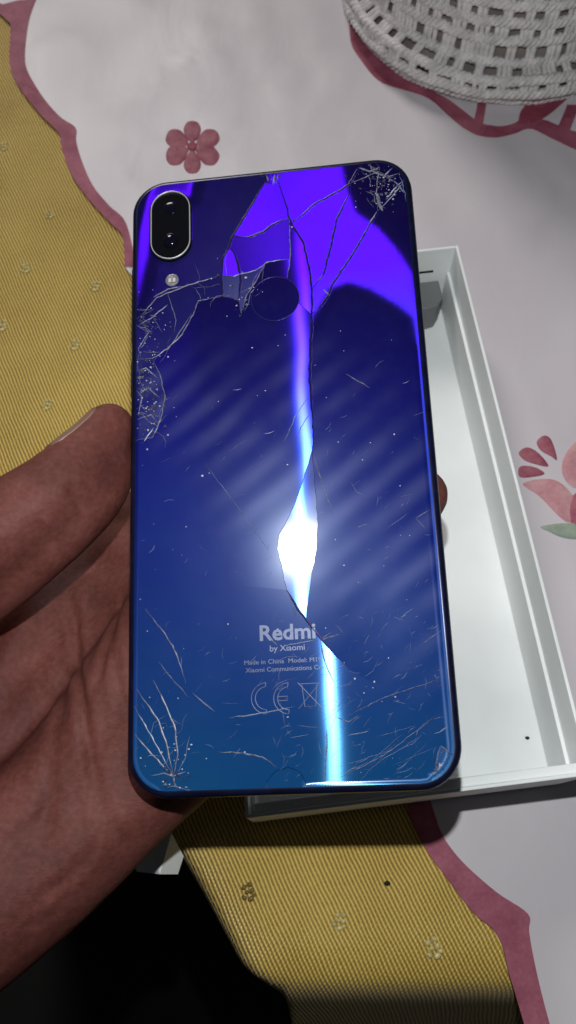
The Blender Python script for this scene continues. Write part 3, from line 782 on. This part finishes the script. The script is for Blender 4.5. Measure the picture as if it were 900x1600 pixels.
for i in range(230):
    k = R.random()
    if k < .35: c = np.array(ph(R.gauss(232, 16), R.gauss(590, 60)))
    elif k < .5: c = np.array(ph(R.gauss(600, 25), R.gauss(290, 22)))
    elif k < .6: c = np.array(ph(R.gauss(380, 30), R.gauss(440, 25)))
    elif k < .7: c = np.array(ph(R.gauss(270, 20), R.gauss(1190, 22)))
    else: c = np.array(ph(R.uniform(215, 710), R.uniform(480, 1235)))
    if inside(c, outline) and seg_d(c, outline) > .4:
        s_ = R.uniform(.06, .2) * (1.6 if R.random() < .12 else 1)
        q.ell((c[0], c[1], droop(*c) + .05), (s_ * R.uniform(.7, 1.6), s_, s_ * .6), 5, 4)
tag(q.build('glass_splinters', M_DUST, phone), kind='stuff')
# crushed facets along the worst breaks
M_FACET = simple('glass_facet', (0.035, 0.033, 0.060), 0.3, spec=.5, nscale=700, namp=.6)
q = MB()
for cx_, cy_, sx_, sy_, n_ in ((232, 500, 14, 14, 36), (226, 575, 12, 22, 46), (236, 640, 12, 24, 46), (598, 285, 22, 20, 60), (376, 468, 10, 14, 18), (425, 268, 8, 10, 18), (700, 1205, 10, 18, 26), (270, 1213, 10, 8, 18), (455, 345, 5, 5, 8)):
    for i in range(n_):
        c = np.array(ph(R.gauss(cx_, sx_), R.gauss(cy_, sy_)))
        if not inside(c, outline) or seg_d(c, outline) < .8: continue
        s_ = R.uniform(.15, .7); a = R.uniform(0, 6.28); tx, ty = R.gauss(0, .22), R.gauss(0, .22)
        P = [c + s_ * R.uniform(.5, 1.2) * np.array((math.cos(a + k * 2.1), math.sin(a + k * 2.1))) for k in range(3)]
        q.add([(p[0], p[1], droop(*c) + .13 + tx * (p[0] - c[0]) + ty * (p[1] - c[1])) for p in P], [(0, 1, 2)])
tag(q.build('crushed_glass', M_FACET, phone), kind='stuff')

# camera island, flash, fingerprint reader
def pill(w, h, n=14):
    r = w / 2; P = []
    for cy_, a0 in ((h / 2 - r, 0), (-h / 2 + r, 180)):
        for k in range(n + 1):
            a = math.radians(a0 + 180 * k / n); P.append((r * math.cos(a), cy_ + r * math.sin(a)))
    return P
CC = (-26.4, 64.5)
def loft(rings, cap=True):
    q = MB(); n = len(rings[0][0]); V = []
    for P, z in rings: V += [(x, y, z) for x, y in P]
    Fc = [(i * n + k, i * n + (k + 1) % n, (i + 1) * n + (k + 1) % n, (i + 1) * n + k) for i in range(len(rings) - 1) for k in range(n)]
    if cap: Fc.append(tuple((len(rings) - 1) * n + k for k in range(n)))
    q.add(V, Fc); return q
off = lambda P, c: [(x + c[0], y + c[1]) for x, y in P]
loft([(off(pill(11.5, 21.2), CC), -.3), (off(pill(11.5, 21.2), CC), .55), (off(pill(11.2, 20.9), CC), .75), (off(pill(10.7, 20.4), CC), .78)]).build('camera_island', M_BLACK, phone)
loft([(off(pill(10.75, 20.45), CC), .6), (off(pill(10.7, 20.4), CC), 1.0), (off(pill(10.45, 20.15), CC), 1.1), (off(pill(10.15, 19.85), CC), 1.0), (off(pill(10.1, 19.8), CC), .7)], False).build('camera_ring', M_RING, phone, True)
cgl = loft([(off(pill(9.9, 19.6), CC), .80), (off(pill(9.0, 18.7), CC), .84)]).build('camera_glass', M_BLACK, phone)
def circ(r, n=28): return [(r * math.cos(2 * math.pi * k / n), r * math.sin(2 * math.pi * k / n)) for k in range(n)]
for dy, r in ((5.0, 1.9), (-4.8, 2.1)):
    c = (CC[0], CC[1] + dy)
    loft([(off(circ(max(.08, r * math.sin(k * .196))), c), .86 + (.25 if dy > 0 else 1.1) * (math.cos(k * .196))) for k in range(8, -1, -1)]).build('lens', M_LENS, phone, True)
FLC = ph(269, 438)
led = loft([(off(circ(1.75), FLC), -.1), (off(circ(1.75), FLC), .12), (off(circ(1.45), FLC), .2), (off(circ(1.2), FLC), .12)]).build('flash_window', M_LED, phone)
M_CHIP = simple('led_chip', (0.50, 0.48, 0.42), 0.3)
for dx in (-.55, .55):
    q = MB(); q.box((FLC[0] + dx - .36, FLC[1] - .55, .12), (FLC[0] + dx + .36, FLC[1] + .55, .2)); q.build('led_chip', M_CHIP, led)
FPC = ph(430, 467)
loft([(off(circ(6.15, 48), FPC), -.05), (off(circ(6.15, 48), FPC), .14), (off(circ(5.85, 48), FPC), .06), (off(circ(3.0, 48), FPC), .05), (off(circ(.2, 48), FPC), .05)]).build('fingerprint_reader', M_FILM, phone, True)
fpm = [o for o in phone.children if o.name.startswith('fingerprint')][0].data
Nfp = lean(520, 858); fpm.normals_split_custom_set([tuple(float(c) for c in Nfp)] * len(fpm.loops))
q = MB(); q.tube([(FPC[0] + 6.15 * math.cos(2 * math.pi * k / 60), FPC[1] + 6.15 * math.sin(2 * math.pi * k / 60), .12) for k in range(61)], .09, 5, False)
q.build('reader_rim', simple('rim_blue', (.10, .09, .30), .25, metal=.8), phone)

# printing on the back
def text(body, px, py, size, mat, bold=0.0, sx=1.0, align='LEFT'):
    cu = bpy.data.curves.new('lettering', 'FONT'); cu.body = body; cu.size = size * MM; cu.align_x = align; cu.align_y = 'CENTER'
    cu.extrude = .00001; cu.offset = bold * MM; cu.resolution_u = 3
    o = bpy.data.objects.new('lettering', cu); COL.objects.link(o)
    bpy.context.view_layer.update()
    me = bpy.data.meshes.new_from_object(o.evaluated_get(bpy.context.evaluated_depsgraph_get()))
    bpy.data.objects.remove(o); bpy.data.curves.remove(cu)
    n_ = link('lettering', me, mat, phone); p = ph(px, py)
    n_.location = (p[0] * MM, p[1] * MM, .07 * MM); n_.scale = (sx, 1, 1); n_.rotation_euler.z = 0.0
    return n_
text('Redmi', 404, 991, 4.9, M_INK, .12, 1.05)
text('by Xiaomi', 421, 1014, 1.9, M_INK, .02, 1.05)
text('Made in China  Model: M19', 381, 1036, 1.42, M_INK2, .02, 1.12)
text('Xiaomi Communications Co.', 384, 1048, 1.42, M_INK2, .02, 1.06)
def stroke(name, P, w, mat=M_INK2):
    q = MB(); strip(q, P, w, .05, .012, False); return q.build(name, mat, phone)
def arcpts(c, r, a0, a1, n=18): return [(c[0] + r * math.cos(math.radians(a0 + (a1 - a0) * k / n)), c[1] + r * math.sin(math.radians(a0 + (a1 - a0) * k / n))) for k in range(n + 1)]
for px in (416, 451):
    c = ph(px, 1091)
    P = [(c[0], c[1] + 3.4)] + arcpts(c, 3.4, 92, 268) + [(c[0], c[1] - 2.5)] + arcpts(c, 2.5, 266, 94)
    stroke('ce_letter', P + [P[0]], .17)
c = ph(451, 1091)
stroke('ce_letter', [(c[0] - 2.4, c[1] + .45), (c[0] - .2, c[1] + .45), (c[0] - .2, c[1] - .45), (c[0] - 2.4, c[1] - .45)], .17)
c = ph(484, 1088)
for P in ([(-2.2, 2.8), (2.2, 2.8)], [(-1.7, 2.6), (-1.2, -2.2), (1.2, -2.2), (1.7, 2.6)], [(-2.6, 3.1), (2.6, -2.6)], [(2.6, 3.1), (-2.6, -2.6)]):
    stroke('bin_mark', [(c[0] + x, c[1] + y) for x, y in P], .16)

# ------------------------------------------------------------------ the hand
person = empty('person', (-60, 10, 40))
tag(person, 'left hand held palm up, thumb and fingers gripping the cracked phone', 'person')
q = MB()
def limb(P, R, n=18):
    P = [np.array(p, float) for p in P]
    C_ = catmull(P, 6); Rr = [float(x[0]) for x in catmull([np.array([r]) for r in R], 6)]
    q.tube(C_, Rr, n); q.ell(C_[0], (Rr[0],) * 3, 14, 8); q.ell(C_[-1], (Rr[-1],) * 3, 14, 8)
wr = (-104, -30, 54)
limb([(-230, -140, 56), (-160, -80, 54), wr], [36, 30, 23])                                   # forearm
limb([wr, (-66, 10, 47), (-46, 40, 50), (-32, 70, 50)], [21, 15, 13, 11])                     # palm rays
limb([wr, (-62, 6, 45), (-18, 54, 48)], [21, 15.5, 11.5])
limb([wr, (-60, 2, 43), (-10, 40, 47)], [21, 15, 11])
limb([wr, (-70, -7, 46), (-42, 13, 46), (-14, 33, 47)], [21, 17.5, 12.5, 9])                  # heel on the little finger side
limb([(-106, -22, 54), (-101, 10, 54), (-98, 34, 58), (-96, 50, 68)], [17, 17, 16, 13])       # thumb base
limb([(-98, 44, 52), (-84, 68, 34), (-70, 88, 24), (-56, 96, 22), (-38, 82, 38)], [14, 13, 12, 11, 9])   # web between thumb and palm
limb([(-104, 30, 46), (-78, 60, 33), (-60, 80, 30), (-42, 76, 40)], [15, 13, 12, 10])
limb([(-104, 10, 46), (-80, 44, 36), (-60, 64, 34), (-42, 66, 42)], [16, 13, 12, 10])
limb([(-104, -8, 48), (-84, 22, 38), (-62, 46, 38), (-40, 56, 44)], [17, 14, 12, 10])
limb([(-94, 50, 74), (-82, 62, 80), (-71.5, 70.5, 83.5), (-60.5, 80.5, 83), (-52.4, 92, 81), (-49.4, 99.3, 80)], [12.4, 11.4, 10.6, 9.7, 8.2, 6.6])   # thumb
limb([(-82, 57, 73), (-69, 66, 75.5), (-57, 77, 76), (-50.8, 86, 76.5), (-49.6, 93, 77)], [10, 9.2, 8.4, 7.6, 6.8])    # its pad
limb([(-32, 72, 51), (-5, 98, 55), (12, 112, 60), (20, 118, 66)], [10, 9, 8, 7])
limb([(-18, 55, 49), (8, 74, 48), (25, 83, 55), (30.6, 85.5, 67)], [10.5, 9, 8.2, 7.2])
limb([(-10, 40, 48), (14, 56, 46), (24, 62, 52), (27, 64, 60)], [10, 8.8, 8, 7])
limb([(-9, 28, 48), (8, 39, 46), (16, 44, 50), (19, 46, 57)], [8.8, 7.6, 7, 6.4])
tmp = q.build('tmp', None)
rm = tmp.modifiers.new('r', 'REMESH'); rm.mode = 'VOXEL'; rm.voxel_size = 1.0 * MM
sm_ = tmp.modifiers.new('s', 'SMOOTH'); sm_.factor = .5; sm_.iterations = 28
bpy.context.view_layer.update()
hm = bpy.data.meshes.new_from_object(tmp.evaluated_get(bpy.context.evaluated_depsgraph_get()))
bpy.data.objects.remove(tmp)
# creases of the palm and thumb, pressed into the surface
CREASE = [  # photograph points, depth, half width
    ([(108, 925), (118, 985), (122, 1050), (133, 1130), (143, 1190), (152, 1235)], 1.0, 1.2),
    ([(196, 935), (172, 985), (158, 1040), (150, 1075)], .8, 1.2), ([(196, 1110), (182, 1060), (176, 1000), (182, 960)], .5, 1.0),
    ([(106, 755), (118, 775), (130, 795)], .55, 1.0), ([(54, 815), (70, 835), (80, 855)], .55, 1.0),
    ([(110, 1000), (100, 1080), (82, 1170), (72, 1260), (70, 1330)], .5, 1.8), ([(0, 1320), (50, 1290), (95, 1230)], .4, 1.6),
    ([(150, 1235), (170, 1290), (205, 1325)], .35, 1.4), ([(60, 1400), (110, 1370), (150, 1320)], .3, 1.3), ([(40, 1450), (100, 1420)], .25, 1.2),
]
co = np.empty(len(hm.vertices) * 3); hm.vertices.foreach_get('co', co); co = co.reshape(-1, 3) / MM
no = np.array([tuple(v.normal) for v in hm.vertices])
# a crease cuts where the sight line of its survey points meets the skin: project them on the mesh first
from mathutils.bvhtree import BVHTree
bvh = BVHTree.FromPolygons([tuple(c) for c in co], [tuple(p.vertices) for p in hm.polygons])
def on_skin(px, py):
    d = ray(px, py); h = bvh.ray_cast(Vector(CAM), Vector(d)); return np.array(h[0]) if h[0] is not None else None
disp = np.zeros(len(co))
for P, dep, hw in CREASE:
    S_ = [on_skin(*p) for p in catmull([np.array(p, float) for p in P], 4)]
    S_ = [s_ for s_ in S_ if s_ is not None]
    if len(S_) < 2: continue
    A = np.array(S_[:-1]); Bv = np.array(S_[1:]); L = len(A)
    dm = np.full(len(co), 1e9); tpos = np.zeros(len(co))
    for i in range(L):
        dv = Bv[i] - A[i]
        if np.linalg.norm(dv) > 12: continue
        t = np.clip(((co - A[i]) @ dv) / (dv @ dv + 1e-9), 0, 1)
        d = np.linalg.norm(co - A[i] - t[:, None] * dv, axis=1); m_ = d < dm; dm[m_] = d[m_]; tpos[m_] = (i + t[m_]) / L
    fade = np.minimum(1, 5 * np.minimum(tpos, 1 - tpos) + .15)
    disp -= dep * fade * np.exp(-(dm / hw) ** 2) - dep * .35 * fade * np.exp(-((dm - 2.2 * hw) / hw) ** 2)
co = co + no * disp[:, None]
wob = np.array([noise.noise((c[0] * .07, c[1] * .07, c[2] * .07)) * .3 + noise.noise((c[0] * .35, c[1] * .35, c[2] * .35)) * .07 for c in co])
co = co + no * wob[:, None]
org = np.array((-60, 10, 40.))
hm.vertices.foreach_set('co', ((co - org) * MM).ravel()); hm.update()
hand = link('hand', hm, M_SKIN, person, True)
# thumb nail
q = MB(); a0 = np.array((-60., 81.5, 83)); a1 = np.array((-50.2, 98.5, 80.2)); ax = (a1 - a0) / np.linalg.norm(a1 - a0)
dors = np.array((-.72, .42, .50)); dors -= ax * (dors @ ax); dors /= np.linalg.norm(dors); sd = np.cross(ax, dors)
Vn = []; NI, NJ = 9, 11
bv2 = BVHTree.FromPolygons([tuple(c) for c in co], [tuple(p.vertices) for p in hm.polygons])
for i in range(NI):
    t = i / (NI - 1); c = a0 + (a1 - a0) * (.30 + .78 * t)
    hwid = math.radians(44) * (1 - .25 * (2 * t - 1) ** 4)
    for j in range(NJ):
        w = hwid * (2 * j / (NJ - 1) - 1); dr = math.cos(w) * dors + math.sin(w) * sd
        h = bv2.ray_cast(Vector(c + dr * 30), Vector(-dr))
        rad = np.linalg.norm(np.array(h[0]) - c) if h[0] is not None else 8.
        Vn.append(c + dr * (rad + .35 - .5 * abs(2 * j / (NJ - 1) - 1) ** 4) - org)
q.add(Vn, [(i * NJ + j, i * NJ + j + 1, (i + 1) * NJ + j + 1, (i + 1) * NJ + j) for i in range(NI - 1) for j in range(NJ - 1)])
nail = q.build('thumb_nail', M_NAIL, person, True)
sol = nail.modifiers.new('t', 'SOLIDIFY'); sol.thickness = .0006; sol.offset = -1
